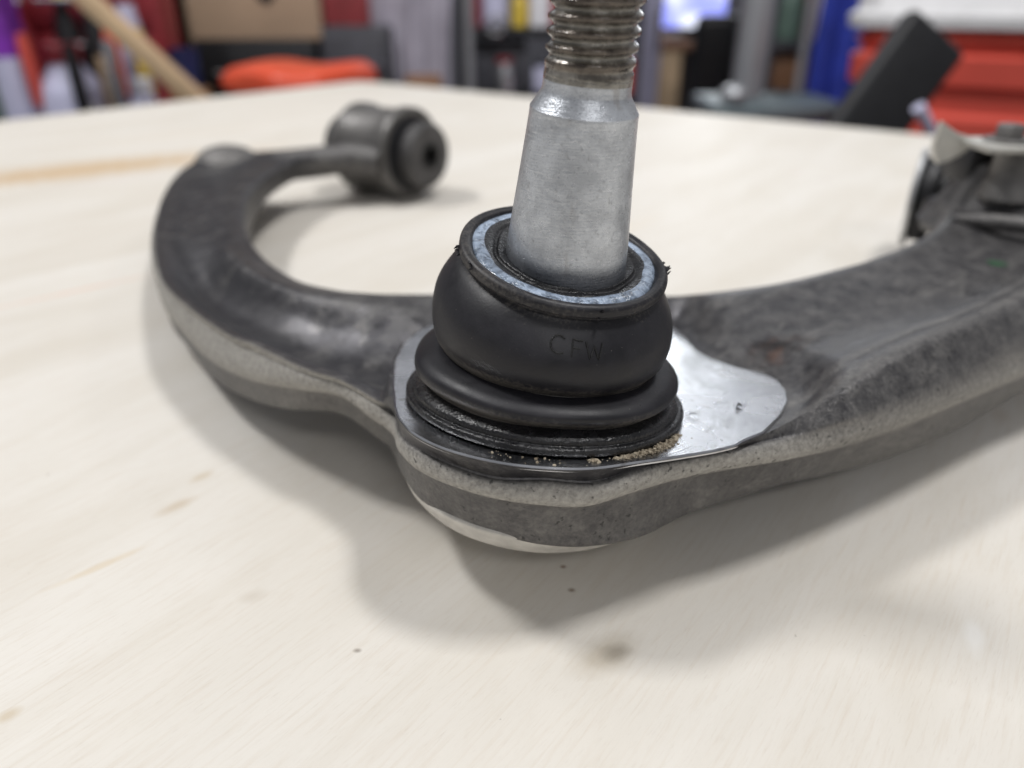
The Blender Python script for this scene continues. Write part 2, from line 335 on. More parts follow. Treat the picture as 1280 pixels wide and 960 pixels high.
# ------------------------------------------------------------------ the control arm
#  per section: inner top edge, outer top edge, flash line top, flash line bottom, outer bottom edge
RAILS=[
('a',(-88.0,490.8,33.0),(-110.1,525.4,33.0),(-111.7,527.9,29.0),(-112.8,529.6,23.0),(-111.7,527.9,13.0)),
('a',(-112.2,482.8,33.0),(-123.9,502.1,35.0),(-125.5,504.6,31.0),(-126.5,506.3,25.0),(-125.5,504.6,15.0)),
('a',(-131.2,467.5,33.0),(-148.0,488.1,35.0),(-149.9,490.4,31.0),(-151.1,491.9,25.0),(-149.9,490.4,15.0)),
('a',(-137.9,422.5,32.5),(-171.2,477.4,35.0),(-172.8,479.9,31.0),(-173.8,481.6,25.0),(-172.8,479.9,15.0)),
('b',(-134.3,376.6,32.0),(-186.6,467.1,35.0),(-188.1,469.7,31.0),(-189.1,471.4,25.0),(-188.1,469.7,15.0)),
('b',(-124.1,337.2,32.0),(-188.8,430.0,34.5),(-190.5,432.4,30.5),(-191.7,434.1,24.5),(-190.5,432.4,14.5)),
('b',(-113.8,309.2,32.0),(-174.8,370.0,34.0),(-177.0,372.1,30.0),(-191.5,401.4,22.0),(-203.5,427.9,12.0)),
('b',(-102.2,286.0,32.0),(-152.0,307.2,34.0),(-154.7,308.3,30.0),(-166.4,331.7,20.0),(-171.2,342.0,10.0)),
('c',(-91.6,269.3,32.0),(-128.4,256.3,34.0),(-130.0,257.3,29.0),(-132.6,262.6,19.0),(-135.7,269.8,10.0)),
('c',(-77.5,252.5,32.0),(-110.2,227.7,35.5),(-112.6,230.2,30.5),(-114.9,233.8,21.0),(-118.9,243.6,11.0)),
('c',(-64.7,244.4,32.0),(-83.2,195.8,37.0),(-85.9,199.0,33.0),(-93.2,203.8,24.0),(-95.4,210.2,14.0)),
('d',(-52.6,239.7,32.0),(-70.8,184.8,38.0),(-72.0,185.5,34.5),(-75.4,186.3,26.5),(-77.4,192.9,16.0)),
('d',(-41.4,238.9,32.0),(-54.0,170.1,38.5),(-54.7,169.9,36.0),(-57.5,173.6,30.0),(-62.7,180.6,20.0)),
('d',(-31.9,240.2,31.5),(-43.1,163.4,38.5),(-43.5,164.2,36.0),(-44.3,166.0,32.0),(-47.2,174.5,22.0)),
('d',(-22.3,241.5,31.0),(-33.4,154.3,38.5),(-34.0,154.8,36.0),(-35.3,157.2,31.0),(-35.0,164.6,20.0)),
('e',(-14.0,242.8,30.5),(-27.9,147.9,39.5),(-28.3,150.4,35.0),(-28.9,150.9,30.0),(-30.8,158.8,20.0)),
('e',(-7.9,244.1,30.0),(-24.3,135.8,43.7),(-24.8,137.4,38.0),(-25.0,137.1,34.0),(-26.0,145.3,22.0)),
('e',(-2.3,244.1,30.0),(-19.8,128.0,44.3),(-20.3,129.8,39.0),(-20.0,129.3,34.5),(-20.2,135.0,22.0)),
('e',(3.4,244.1,30.0),(-12.6,122.0,44.5),(-12.4,122.9,39.3),(-12.6,123.1,35.0),(-10.4,127.0,22.0)),
('e',(9.0,244.1,30.0),(-3.1,118.2,44.2),(-3.2,118.9,38.8),(-3.2,118.8,34.8),(-1.4,123.1,21.5)),
('e',(14.1,244.1,30.0),(6.1,117.1,43.6),(6.3,118.4,38.8),(6.4,117.8,34.0),(6.8,121.3,21.0)),
('e',(20.3,244.1,30.0),(15.5,118.1,42.8),(16.1,118.7,38.0),(15.2,118.6,33.2),(16.1,121.4,20.5)),
('e',(27.7,244.1,30.0),(25.5,122.2,41.5),(25.9,122.9,38.3),(26.3,123.4,33.6),(27.7,125.1,20.0)),
('e',(36.0,243.3,30.0),(35.3,126.5,40.2),(36.3,129.6,36.5),(37.1,130.6,31.5),(39.8,134.2,19.0)),
('e',(45.5,241.3,30.5),(44.9,131.3,38.8),(47.1,133.4,36.0),(48.1,134.6,31.0),(52.1,141.2,18.0)),
('e',(55.3,238.7,31.5),(55.8,138.7,38.0),(58.5,138.1,35.5),(62.9,139.9,30.0),(67.5,147.6,18.0)),
('f',(64.2,236.3,33.0),(68.2,147.1,39.5),(73.8,145.0,35.0),(78.3,148.0,28.0),(85.2,158.2,14.0)),
('f',(75.8,234.9,35.0),(85.3,158.3,42.0),(90.9,153.6,34.0),(97.4,159.3,26.0),(105.3,169.0,12.0)),
('f',(89.0,234.9,37.0),(107.8,173.4,44.0),(115.7,168.0,33.0),(123.7,175.5,25.0),(131.7,185.0,11.0)),
('f',(106.9,240.4,39.0),(134.5,191.0,44.0),(144.9,187.5,33.0),(154.2,193.7,25.0),(167.9,209.5,12.0)),
('f',(128.1,252.0,40.0),(168.8,219.4,43.0),(179.3,209.8,34.0),(188.8,215.5,26.0),(203.8,232.5,14.0)),
('f',(160.0,279.0,40.0),(214.0,262.0,42.0),(218.8,260.5,36.0),(224.5,258.7,31.0),(222.6,259.3,20.0)),
('f',(182.0,304.0,41.0),(232.0,288.0,42.0),(236.8,286.5,36.0),(242.5,284.6,31.0),(240.6,285.3,20.0)),
('f',(199.0,333.0,42.0),(246.0,322.0,42.0),(250.9,320.9,36.0),(256.7,319.5,31.0),(254.8,319.9,20.0)),
('f',(212.0,352.0,42.0),(255.0,345.0,42.0),(259.9,344.2,36.0),(265.9,343.2,31.0),(263.9,343.6,20.0)),
]

FACE= [(-25.1, 140.0), (-26.6, 145.3), (-28.0, 152.5), (-29.2, 160.4), (-30.6, 173.3), (-30.2, 187.2), (-27.3, 200.3), (-22.9, 209.1), (-12.8, 218.1), (10.7, 228.3), (38.1, 231.6), (51.5, 227.3), (53.7, 221.3), (54.8, 211.9), (55.2, 200.0), (58.2, 192.5), (64.3, 185.5), (70.3, 182.7), (72.3, 177.5), (72.0, 169.7), (69.5, 161.5), (64.3, 152.0), (56.7, 141.3), (50.6, 136.1), (45.0, 131.7), (39.9, 128.5), (35.3, 126.7), (30.4, 124.4), (25.5, 122.4), (20.4, 120.1), (15.5, 118.3), (10.8, 117.5), (6.1, 117.1), (1.5, 117.5), (-3.1, 118.4), (-7.8, 119.9), (-12.6, 122.2), (-16.3, 124.7), (-19.8, 128.1), (-22.5, 132.7)]
BASE = (7.7, 153, 0)
ARM = empty('control_arm', BASE, label='dusty forged aluminium control arm lying on plywood with ball joint stud pointing up', cat='control arm')
def part(name, vf, mat, parent=None, **k):
    o = obj(name, vf, mat, parent or ARM, **k)
    if parent is None: rel(o, BASE)
    return o
M_arm = mat_arm(); M_mach = mat_machined(); M_stud = mat_stud(); M_thr = mat_thread()
M_rub = mat_rubber(); M_wet = mat_wetrubber(); M_gre = mat_grease(); M_dirt = mat_dirt()
bz = lambda x, y: 39 - .078 * (x - 7.7) - .126 * (y - 153)                 # the milled plane under the ball joint
OFF = {  # height of the top surface above the straight line inner edge -> outer edge
 'a': [0, .6, .8, .6, .3, .3, .5, .6, .6, .6, .5, .3, 0], 'b': [0, .8, 1.3, 1.6, 1.2, .2, -1, -1.8, -1.8, -1.5, -1, -.4, 0],
 'c': [0, .6, 1.6, 3.0, 3.3, -2.6, -6.4, -7.0, -5.6, -3.6, -2.0, -.4, 0], 'd': [0, .9, 2.4, 3.6, 3.2, -4.2, -8.6, -9.2, -7.4, -4.6, -2.6, -.4, 0],
 'e': [0, .8, .8, .4, 0, 0, 0, 0, 0, 0, 0, 0, 0], 'f': [0, 1.3, 1.5, .2, -1.4, -3.2, -4.0, -3.3, -1.9, -.6, -.3, .3, 0]}
FR = [0, .045, .12, .22, .34, .47, .60, .72, .80, .86, .90, .95, 1]
DTOP = {'a': .10, 'b': .10, 'c': .05, 'd': .12, 'e': .15, 'f': .20}
#        E..Q, Q, QP, P, PB, B dust by kind
DSIDE = {'a': (.3, .4, .4, .4, .3, .2), 'b': (.45, .6, .6, .5, .3, .2), 'c': (.85, .95, .95, .8, .2, .3), 'd': (.95, 1, 1, .9, .40, .4),
         'e': (.18, .72, 1.05, .85, .30, .24), 'f': (.27, .50, .72, .62, .36, .3)}
THK = {'a': 12, 'b': 15, 'c': 15, 'd': 14, 'e': 14, 'f': 16}
sect = []
for ty, I, E, Q, P, B in RAILS:
    I, E, Q, P, B = map(Vector, (I, E, Q, P, B)); d = E - I; T = THK[ty]; o = Vector((d.x, d.y, 0)).normalized()
    row = []
    ib = I + o * 2.5; ib.z -= T; im = I - o * .8; im.z -= T * .5; ie = I - o * .35; ie.z -= 1.2
    row += [(*ib, .2), (*im, .22), (*ie, .2)]
    for f, h in zip(FR, OFF[ty]):
        p = I + d * f; row.append((p.x, p.y, p.z + h, DTOP[ty] + (.10 if ty in 'cd' and .04 < f < .4 else 0) + (.15 if f in (.86, .95) and ty == 'f' else 0) + (.2 * DSIDE[ty][0] if f == 1 else 0)))
    ds = DSIDE[ty]
    e2 = E + (Q - E) * (.2 if ty == 'f' else .12) + o * (.9 if ty == 'f' else .25); row.append((*e2, ds[0] * .9))
    eq = (Q + Vector((0, 0, .9)) - o * .8) if ty == 'e' else E + (Q - E) * (.85 if ty == 'd' else .62) - o * {'d': .5, 'c': .5, 'f': -1.5}.get(ty, .1); row.append((*eq, ds[0]))
    q0 = Q + o * (.5 if ty == 'e' else 0) + Vector((0, 0, .3)); row.append((*q0, ds[1]))
    qp = (Q + P) / 2 + o * 1.15; row.append((*qp, ds[2]))
    p0 = P - o * .1; row.append((*p0, ds[3]))
    pb = P + (B - P) * .16 - o * (1.5 if ty == 'e' else 1.1); row.append((*pb, ds[4]))
    pb2 = P + (B - P) * .75 - o * .4; row.append((*pb2, ds[4]))
    row.append((*B, ds[5]))
    b2 = B + (ib - B) * .06; b2.z -= .9; row.append((*b2, .2))
    for w in (.35, .7):
        b3 = B + (ib - B) * w; b3.z += 1.5; row.append((*b3, .2))
    sect.append(row)
K = len(sect[0])
NT_, NC_ = 10, 9
cols = [crom([s[k] for s in sect], NT_) for k in range(K)]                     # along the arm
NS = len(cols[0])
rows = []
for i in range(NS):                                                         # and round each section
    ring = [cols[k][i] for k in range(K)]; ext = [ring[-1]] + ring + [ring[0], ring[1]]
    out = []
    for k in range(K):
        a, b, c_, d_ = ext[k], ext[k + 1], ext[k + 2], ext[k + 3]
        n = NC_ if 3 <= k < 3 + len(FR) - 1 else 3
        for j in range(n):
            t = j / n
            out.append([.5 * (2 * b[m] + (c_[m] - a[m]) * t + (2 * a[m] - 5 * b[m] + 4 * c_[m] - d_[m]) * t * t + (3 * b[m] - a[m] - 3 * c_[m] + d_[m]) * t ** 3) for m in range(4)])
    rows.append(out)
# the cutter sank the joint face flat into the casting
FV = [Vector(p) for p in FACE]
def fdist(x, y):
    p = Vector((x, y)); best = 1e9; ins = False
    for i in range(len(FV)):
        a, b = FV[i - 1], FV[i]; ab = b - a; t = max(0, min(1, (p - a).dot(ab) / ab.length_squared))
        best = min(best, (a + ab * t - p).length)
        if (a.y > y) != (b.y > y) and x < (b.x - a.x) * (y - a.y) / (b.y - a.y) + a.x: ins = not ins
    return -best if ins else best
Ei = 3 + len(FR) - 1
front = [cols[Ei][i][:2] for i in range(NT_ * 24 + 3, NT_ * 15 + 4, -1)]
FACE = FACE[1:24] + [tuple(q) for q in front]
FV = [Vector(p) for p in FACE]
TOP0, TOP1 = 9, 9 + (len(FR) - 1) * NC_
for r in rows:
    for k in range(TOP0, TOP1 + 1):
        x, y, z, du = r[k]
        if -60 < x < 100 and 90 < y < 260:
            dd = fdist(x, y)
            if dd < .7: r[k][2] = bz(x, y) - .55
            elif dd < 13:
                w_ = sm(1.2, 13, dd) if z > bz(x, y) else sm(.7, 3, dd); r[k][2] = (bz(x, y) - .35) * (1 - w_) + z * w_
KR = len(rows[0])
V = [tuple(q[:3]) for r in rows for q in r]
Fc = [(i * KR + k, i * KR + (k + 1) % KR, (i + 1) * KR + (k + 1) % KR, (i + 1) * KR + k) for i in range(NS - 1) for k in range(KR)]
Fc += [tuple(range(KR)), tuple((NS - 1) * KR + k for k in range(KR))]
body = part('forged_arm', (V, Fc), M_arm, angle=50)
at = body.data.attributes.new('dust', 'FLOAT', 'POINT'); at.data.foreach_set('value', [q[3] for r in rows for q in r])
def dustattr(o, fn, name='dust'):
    a = o.data.attributes.new(name, 'FLOAT', 'POINT'); a.data.foreach_set('value', [fn(v.co / MM) for v in o.data.vertices])
# round boss on the back of the bend
boss = part('boss', lathe(crom([(23, -8), (22.5, 2), (20, 9), (14.5, 14.5), (7, 17.3), (.5, 18)], 4), 40, frame((-177, 470, 23), (0.05, 0, 1))), M_arm)
dustattr(boss, lambda p: .38)
# milled face
fv, ff = extrude_poly(FACE, -.9, 0, .35)
part('machined_face', ([(x, y, bz(x, y) + z) for x, y, z in fv], ff), M_mach, angle=20)
M_cap = plain('dusty_bright_cap', (.56, .54, .50), .42, .35, var=.2, scale=200, bumpy=.2)
# closing cap under the ball joint
zax = Vector((.078, .126, 1)).normalized()
part('end_cap', lathe(crom([(28, 1.5), (31.4, .9), (32.4, .2), (32.4, -1.0), (31.0, -3.4), (27.5, -6.6), (18.5, -10.4), (9, -12.6), (.4, -13.2)], 3), 96, frame((5.8, 153.6, 18.4), zax)), M_cap)

# ------------------------------------------------------------------ dust boot
B0, B1 = Vector((7.7, 153, 39)), Vector((11.2, 151.7, 75.4)); N0, N1 = Vector((.078, .126, 1)).normalized(), Vector((.176, -.168, 1)).normalized()
LB = 36.8
def bootpt(th, r, h):
    t = h / LB; s = t * t * (3 - 2 * t)
    c = B0 + (B1 - B0) * t + Vector((1.6, -1.0, 0)) * math.sin(math.pi * t) * -.4
    n = (N0 * (1 - s) + N1 * s).normalized(); x = (Vector((1, 0, 0)) - n * n.x).normalized(); y = n.cross(x)
    return c + (x * math.cos(th) + y * math.sin(th)) * r
def bootlathe(prof, n=144, per=4, wob=.12, seed=1):
    P = crom(prof, per); V = []
    for h, r in P:
        for i in range(n):
            th = 2 * math.pi * i / n
            rr = r + wob * (math.sin(3 * th + seed + h * .2) + .6 * math.sin(7 * th + 2.1 * seed - h * .35))
            V.append(bootpt(th, rr, h))
    Fq = [(k * n + i, k * n + (i + 1) % n, (k + 1) * n + (i + 1) % n, (k + 1) * n + i) for k in range(len(P) - 1) for i in range(n)]
    return V, Fq, [p for p in P for _ in range(n)]
side = lambda k: .30 + .75 * max(0, math.cos((k % 144) / 144 * 6.2832 - R(205))) + .45 * max(0, math.cos((k % 144) / 144 * 6.2832 - R(325))) ** 4
main = [(12.2, 25.6), (12.9, 24.4), (13.7, 24.7), (15.6, 25.8), (18.4, 26.6), (21.6, 26.9), (25, 26.5), (27.5, 25.6), (29.8, 24.3), (31.6, 22.9), (32.8, 21.6), (33.5, 21.1), (33.9, 21.3), (34.2, 22.0), (34.7, 22.5), (35.6, 22.6), (36.3, 22.45), (36.75, 21.9), (36.8, 21.2), (36.5, 20.4), (35.8, 19.9), (35.1, 19.2), (34.9, 17)]
v, f, hp = bootlathe(main, wob=.10)
boot = part('dust_boot', (v, f), M_rub, angle=75)
a = boot.data.attributes.new('dust', 'FLOAT', 'POINT'); a.data.foreach_set('value', [side(k) * (1.1 * (1 - sm(13.5, 19, p[0])) + .5 * sm(30.5, 33.5, p[0])) + .10 for k, p in enumerate(hp)])
low = [(4.2, 28.2), (5.2, 27.9), (6.2, 28.5), (7.2, 29.7), (8.8, 30.3), (10.3, 30.0), (11.6, 28.7), (12.4, 27.0), (12.9, 25.6), (13.1, 24.4)]
v, f, hp = bootlathe(low, wob=.30, seed=2.3)
fold = part('boot_fold', (v, f), M_rub, boot, angle=75)
a = fold.data.attributes.new('dust', 'FLOAT', 'POINT'); a.data.foreach_set('value', [side(k) * 1.15 * (1 - sm(6.6, 10.2, p[0])) + .15 for k, p in enumerate(hp)])
ringp = [(0.1, 31.2), (.3, 32.1), (1.1, 32.5), (2.0, 32.3), (2.35, 31.7), (2.4, 31.1), (2.9, 31.0), (3.7, 30.7), (4.4, 29.8), (4.9, 28.6), (5.2, 27.2)]
v, f, hp = bootlathe(ringp, wob=.12, seed=4)
part('retaining_ring', (v, f), M_wet, angle=60)
# grease packed round the stud, and the wet inner lip
gp = [(35.0, 20.3), (35.9, 19.8), (36.3, 19.0), (36.4, 18.0), (36.1, 17.0), (35.5, 16.4), (34.9, 16.0)]
v, f, hp = bootlathe(gp, wob=.34, seed=6); rg = random.Random(5)
part('grease', (v, f), M_gre)
lp = [(34.4, 18.6), (35.8, 18.3), (36.3, 17.6), (36.1, 16.2), (35.5, 15.3), (35.7, 14.9), (36.2, 14.6), (36.1, 14.0), (35.9, 13.2), (35.4, 11.6)]
v, f, hp = bootlathe(lp, wob=.34, seed=7)
part('inner_lip', (v, f), M_wet, angle=60)
# raised letters moulded on the boot
def on_boot(th, h, out=.1):
    P = crom(main, 12); r = min(P, key=lambda q: abs(q[0] - h) + (100 if q[0] > 32 else 0))[1]
    return bootpt(th, r + out, h)
TH0, H0 = R(-90), 29.2
def stroke(pts):
    q = []
    for i in range(len(pts) - 1):
        for k in range(5): q.append((pts[i][0] + (pts[i + 1][0] - pts[i][0]) * k / 5, pts[i][1] + (pts[i + 1][1] - pts[i][1]) * k / 5))
    q.append(pts[-1])
    return tube([on_boot(TH0 + (x * 1.08 - 3.0) / 25, H0 + y * 1.15 - .09 * x, .13) for x, y in q], .2, 6)
LET = [stroke([(2.9 + 0 - 1.2 + 1.5 * math.cos(t), .1 + 1.45 * math.sin(t)) for t in [R(50 + 26 * k) for k in range(11)]])]
LET += [stroke([(4.2, 1.4), (4.2, -1.5)]), stroke([(4.2, 1.4), (6.1, 1.4)]), stroke([(4.2, .1), (5.6, .1)]), stroke([(6.7, 1.4), (7.5, -1.5), (8.3, .9), (9.1, -1.5), (9.9, 1.4)])]
part('lettering', join(*LET), plain('moulded_black', (.003, .003, .0035), .6), boot)
# torn shreds of rubber at the rim
sh = []
for th, n in ((.02, 9), (.10, 4), (3.3, 3), (-1.3, 2), (-2.6, 3)):
    for k in range(n):
        p = bootpt(th + rg.uniform(-.03, .03), 22.4, 35 + rg.uniform(-1, 1.2)); q = p + Vector((math.cos(th) * rg.uniform(.2, 1.5), math.sin(th) * .8 + rg.uniform(-.6, .6), rg.uniform(-.6, 1.0)))
        sh.append(tube([p, (p + q) / 2 + Vector((0, 0, rg.uniform(-.3, .3))), q], .2, 5, [.42, .3, .1]))
part('torn_shreds', join(*sh), M_rub, boot, kind='stuff')
# the split in the fold
cr = [bootpt(R(-52) + .01 * math.sin(k * 2.1), rr + .04, h) for k, (h, rr) in enumerate(crom(low, 2)) if 5.5 < h < 11.8]
part('split', tube(cr, .22, 5), M_wet, boot)
# ------------------------------------------------------------------ ball stud
P0 = Vector((11.3, 150.6, 72.9)); AX = Vector((.0785, -.07, 1)).normalized()
FS = frame(P0, AX)
stud = part('ball_stud', lathe(crom([(13.6, -7), (13.25, -3), (13.05, 0), (12.2, 10), (11.3, 20), (10.50, 30), (10.46, 31.3)], 3) + [(10.42, 31.75), (10.15, 32.1), (9.3, 33.6), (8.85, 34.3)] + crom([(8.55, 34.9), (8.42, 35.8), (8.35, 37.5), (8.2, 38.2), (7.2, 38.6)], 3), 96, FS), M_stud, angle=18)
a = stud.data.attributes.new('oil', 'FLOAT', 'POINT'); FI = FS.inverted(); a.data.foreach_set('value', [1.1 * (1 - sm(1.0, 5.5, (FI @ (v.co / MM)).z)) + .5 * sm(31.6, 33, (FI @ (v.co / MM)).z) * 0 for v in stud.data.vertices])
TN, PIT, H1 = 96, 2.55, 68.0
tv, tf, tg = [], [], []
nz = int((H1 - 36.9) / .16)
for i in range(nz + 1):
    z = 36.9 + .16 * i
    for k in range(TN):
        th = 2 * math.pi * k / TN
        ph = ((z - th / (2 * math.pi) * PIT) / PIT) % 1.0
        tri = abs(ph - .5) * 2                                                 # 1 on the crest, 0 in the root
        g = min(1, max(0, (tri - .16) / .62))
        dep = 1.05 * sm(37.4, 42.5, z)
        r = 8.42 + .12 * sm(38, 43, z) - dep * (1 - g)
        r -= .06 * sm(.3, .9, math.sin(th * 3 + z * 2.1) * math.sin(z * 5.7 + th * 2)) * g      # bruised crests
        if z > H1 - 1.8: r -= (z - H1 + 1.8) * .8
        tv.append((r * math.cos(th), r * math.sin(th), z)); tg.append((1 - g) * sm(37.4, 41, z) + .9 * (1 - sm(37.2, 39.5, z)))
    if i:
        for k in range(TN): tf.append(((i - 1) * TN + k, (i - 1) * TN + (k + 1) % TN, i * TN + (k + 1) % TN, i * TN + k))
tf.append(tuple(nz * TN + k for k in range(TN)))
th_o = part('thread', xform((tv, tf), FS), M_thr, stud, angle=80)
a = th_o.data.attributes.new('groove', 'FLOAT', 'POINT'); a.data.foreach_set('value', tg)
# ------------------------------------------------------------------ sand and grit caught at the ring and in the flash line
gr = []; rg = random.Random(3)
def grain(p, s):
    bm = bmesh.new(); bmesh.ops.create_icosphere(bm, subdivisions=1, radius=s)
    for v in bm.verts: v.co = Vector((v.co.x * rg.uniform(.6, 1.5), v.co.y * rg.uniform(.6, 1.5), v.co.z * rg.uniform(.5, 1.1))) + Vector(p)
    bm.verts.index_update(); gr.append(([v.co.copy() for v in bm.verts], [tuple(v.index for v in f.verts) for f in bm.faces])); bm.free()
clump = [(-47, 33.6, 3.2, 1.0), (-40, 33.4, 2.2, .8), (-54, 33.3, 2.6, .7), (-62, 33.0, 2.0, .35), (-75, 33.0, .9, .3), (-33, 33.2, 1.5, .4)]
for k in range(1250):
    a0, r0, sp, hh = rg.choice(clump[:4] + clump[:3] + clump)
    u = rg.gauss(0, .5); th = R(a0 + u * sp * 2.2); rr = r0 + rg.gauss(0, .45); p = bootpt(th, rr, 0)
    if k > 1170:
        th = R(rg.uniform(-112, -18)); p = bootpt(th, 32.4 + abs(rg.gauss(0, 2.2)), 0); u = 9
    if fdist(p.x, p.y) > -.3: continue
    grain((p.x, p.y, bz(p.x, p.y) + rg.random() * hh * math.exp(-u * u)), rg.choice((.06, .08, .09, .11, .14, .2, .34)))
part('sand_grit', join(*gr), M_dirt, kind='stuff')
fl = []
for x, y, r_, L in ((54.5, 155.5, .42, 1.5), (54.0, 153, .2, .6), (40.5, 147.5, .16, 3.2)):
    p = Vector((x, y, bz(x, y) + .2)); fl.append(tube([p, p + Vector((L * .5, .3, .5)), p + Vector((L, -.4, .15))], r_, 5, [r_ * .5, r_, r_ * .3]))
part('rubber_crumbs', join(*fl), M_rub, kind='stuff')
# ------------------------------------------------------------------ bushings
M_dull = plain('dull_forged_steel', (.16, .155, .15), .5, .5, var=.4, scale=60, bumpy=.3)
M_bwash = plain('bright_washer', (.62, .63, .64), .35, .8, var=.15, scale=90)
M_bk = plain('black_bush_rubber', (.012, .012, .014), .5, var=.4, scale=90)
M_hole = plain('dark_bore', (.004, .004, .004), .7)
M_hous = plain('dusty_casting', (.125, .12, .115), .42, .35, var=.22, scale=40, bumpy=.2)
def bushing(cx, cy, cz, dx, dy, hl, washer):
    F = frame((cx, cy, cz), (dx, dy, 0), (0, 0, 1))
    h = part('bushing_housing', lathe([(24.5, -hl), (28.4, -hl), (29.3, -hl + 1.5), (29.3, -hl + 8), (28.3, -hl + 10), (27.4, -8), (27.2, 8), (28.2, hl - 9), (29.3, hl - 7), (29.3, hl - 1.2), (28.6, hl), (24.5, hl), (24, hl - 3), (24, -hl + 3)], 72, F, cap=False), M_hous if not washer else M_dull)
    for s in (-1, 1):
        z = hl * s
        r = part('bushing_rubber', lathe([(16.0, z + 4.6 * s), (19.4, z + 5.6 * s), (20.8, z + 7.5 * s), (20.8, z + 13 * s), (19.4, z + 15 * s), (11, z + 15.6 * s), (7.2, z + 15.1 * s), (6.6, z + 12 * s), (6.6, z - 3 * s)], 64, F, cap=False), M_bk if washer else M_dustrub)
        part('bush_groove', lathe([(24, z - 4 * s), (24.2, z - 1 * s), (19, z - .5 * s), (15.5, z + 1.5 * s), (16.2, z + 5.2 * s)], 64, F, cap=False), M_bk)  # ring coloured black, painting the shade of the gap deeper
        sl = part('inner_sleeve', lathe([(8.4, z + 8 * s), (8.4, z + 15.9 * s), (6.0, z + 15.9 * s), (6.0, z - 2 * s), (.1, z - 2 * s)], 40, F, cap=False), M_hole)
        if washer and s < 0: part('washer', lathe([(6.5, z + 14 * s), (24, z + 14 * s), (24.6, z + 14.6 * s), (24.6, z + 16 * s), (24, z + 16.6 * s), (6.5, z + 16.6 * s)], 56, F, cap=False), M_bwash)
M_dustrub = plain('dusty_grey_rubber', (.055, .053, .053), .6, var=.4, scale=70)
bushing(-86, 518, 29.4, .83, -.557, 24, False)
bushing(236, 359, 31, .85, -.527, 20, True)
# web running from the limb along the left bushing housing
part('web', tube([(-150, 474, 29), (-124, 484, 29), (-104, 492, 28), (-84, 486, 27)], 5, 14, [7, 8, 11, 9]), M_arm)
dustattr(bpy.data.objects['web'], lambda p: .3)
# sensor bracket with its bolt, standing over the right bushing
M_brk = plain('pale_zinc_plate', (.55, .54, .50), .4, .55, var=.2, scale=60, bumpy=.1)
br = part('bracket', join(rbox(184, 245, 292, 318, 69, 71.5, .8), ), M_brk)
wing = extrude_poly([(174.5, 9), (178, 6.6), (182.5, 4.2), (190, 2.4), (190, -.5), (185.5, -4.5), (181, -7), (177.5, -8), (175, -5), (173.8, -1)], 0, 3, .4)
part('wing', ([(x, 316 - z, 69 + y) for x, y, z in wing[0]], wing[1]), M_brk, br)
part('bolt', join(lathe([(9, 71), (9, 72.3), (8, 72.8)], 36, Matrix.Translation((198.5, 306, 0))), lathe([(5.6, 72.8), (5.6, 77.2), (5.0, 78)], 6, Matrix.Translation((198.5, 306, 0))), lathe([(3, 34), (3, 72)], 20, Matrix.Translation((198.5, 306, 0)))), M_dull, br)
part('spacer_post', lathe([(11, 50), (10, 55), (8.5, 58), (8.5, 66), (10, 69)], 36, Matrix.Translation((203, 303, 0))), M_dull, br)
mo = part('mount_flare', lathe(crom([(34, 34), (31, 38), (28, 43), (25, 48), (22, 54), (19, 60), (13, 61.5), (.5, 62)], 4), 64, Matrix.Translation((213, 317, 0)) @ Matrix.Rotation(R(-32), 4, 'Z') @ Matrix.Diagonal((.95, .78, 1, 1))), M_arm)
dustattr(mo, lambda p: .24)
part('spacer_post', lathe([(11, 48), (9, 50), (8, 69)], 36, Matrix.Translation((233, 306, 0))), M_bk, br)
part('rubber_block', rbox(192, 240, 316, 338, 50, 68, 4), M_bk, br)
dustattr(part('shoulder_rib', tube([(180, 296, 43), (190, 287, 44), (206, 280, 44), (222, 274, 43)], 3, 14, [2, 3.2, 3.2, 2]), M_arm), lambda p: .28)
part('end_yoke', join(rbox(188, 256, 296, 340, 26, 43, 5), ), M_arm)

# ------------------------------------------------------------------ the workshop behind, out of focus
def thing(name, base, label, cat, group=None):
    t = empty(name, base, label=label, cat=cat, group=group); t['_b'] = [float(x) for x in base]; return t
def P(name, vf, mat, root, **k):
    o = obj(name, vf, mat, root, **k); b = root.get('_b')
    return rel(o, b) if b is not None else o
FL = -900
blk = plain('black_powder_coat', (.012, .012, .014), .5, .2); dgrey = plain('dark_grey_paint', (.05, .05, .06), .5)
gsteel = plain('grey_steel', (.33, .34, .36), .42, .5, var=.12, scale=8); chrome = plain('bright_handle', (.6, .6, .62), .25, .9)
dred = plain('dark_red_enamel', (.22, .022, .03), .35); red = plain('tomato_red_plastic', (.60, .085, .06), .38, var=.12, scale=6)
ored = plain('orange_red_vinyl', (.70, .085, .035), .35, var=.1, scale=12); card = plain('tan_cardboard', (.40, .285, .195), .8, var=.1, scale=6)
pine = plain('pine_wood', (.50, .36, .22), .6, var=.2, scale=10); brown = plain('brown_wood', (.25, .13, .07), .5, var=.2, scale=10)
white = plain('white_plastic', (.72, .72, .76), .4, var=.05); lav = plain('lavender_white_plastic', (.50, .50, .66), .35, var=.08)
purp = plain('purple_plastic', (.22, .035, .42), .35); bluec = plain('blue_cloth', (.02, .04, .33), .8, var=.3, scale=9)
greyc = plain('lavender_grey_cloth', (.36, .34, .40), .9, var=.2, scale=8); yel = plain('yellow_plastic', (.62, .45, .06), .4)
navy = plain('navy_plastic', (.02, .025, .09), .4); grn = plain('grey_green_plastic', (.10, .16, .13), .5); teal = plain('grey_teal_paint', (.13, .165, .18), .45, .2)
lid_w = plain('white_sheet_plastic', (.66, .66, .67), .45, var=.06); mar = plain('maroon_box', (.25, .04, .045), .5)
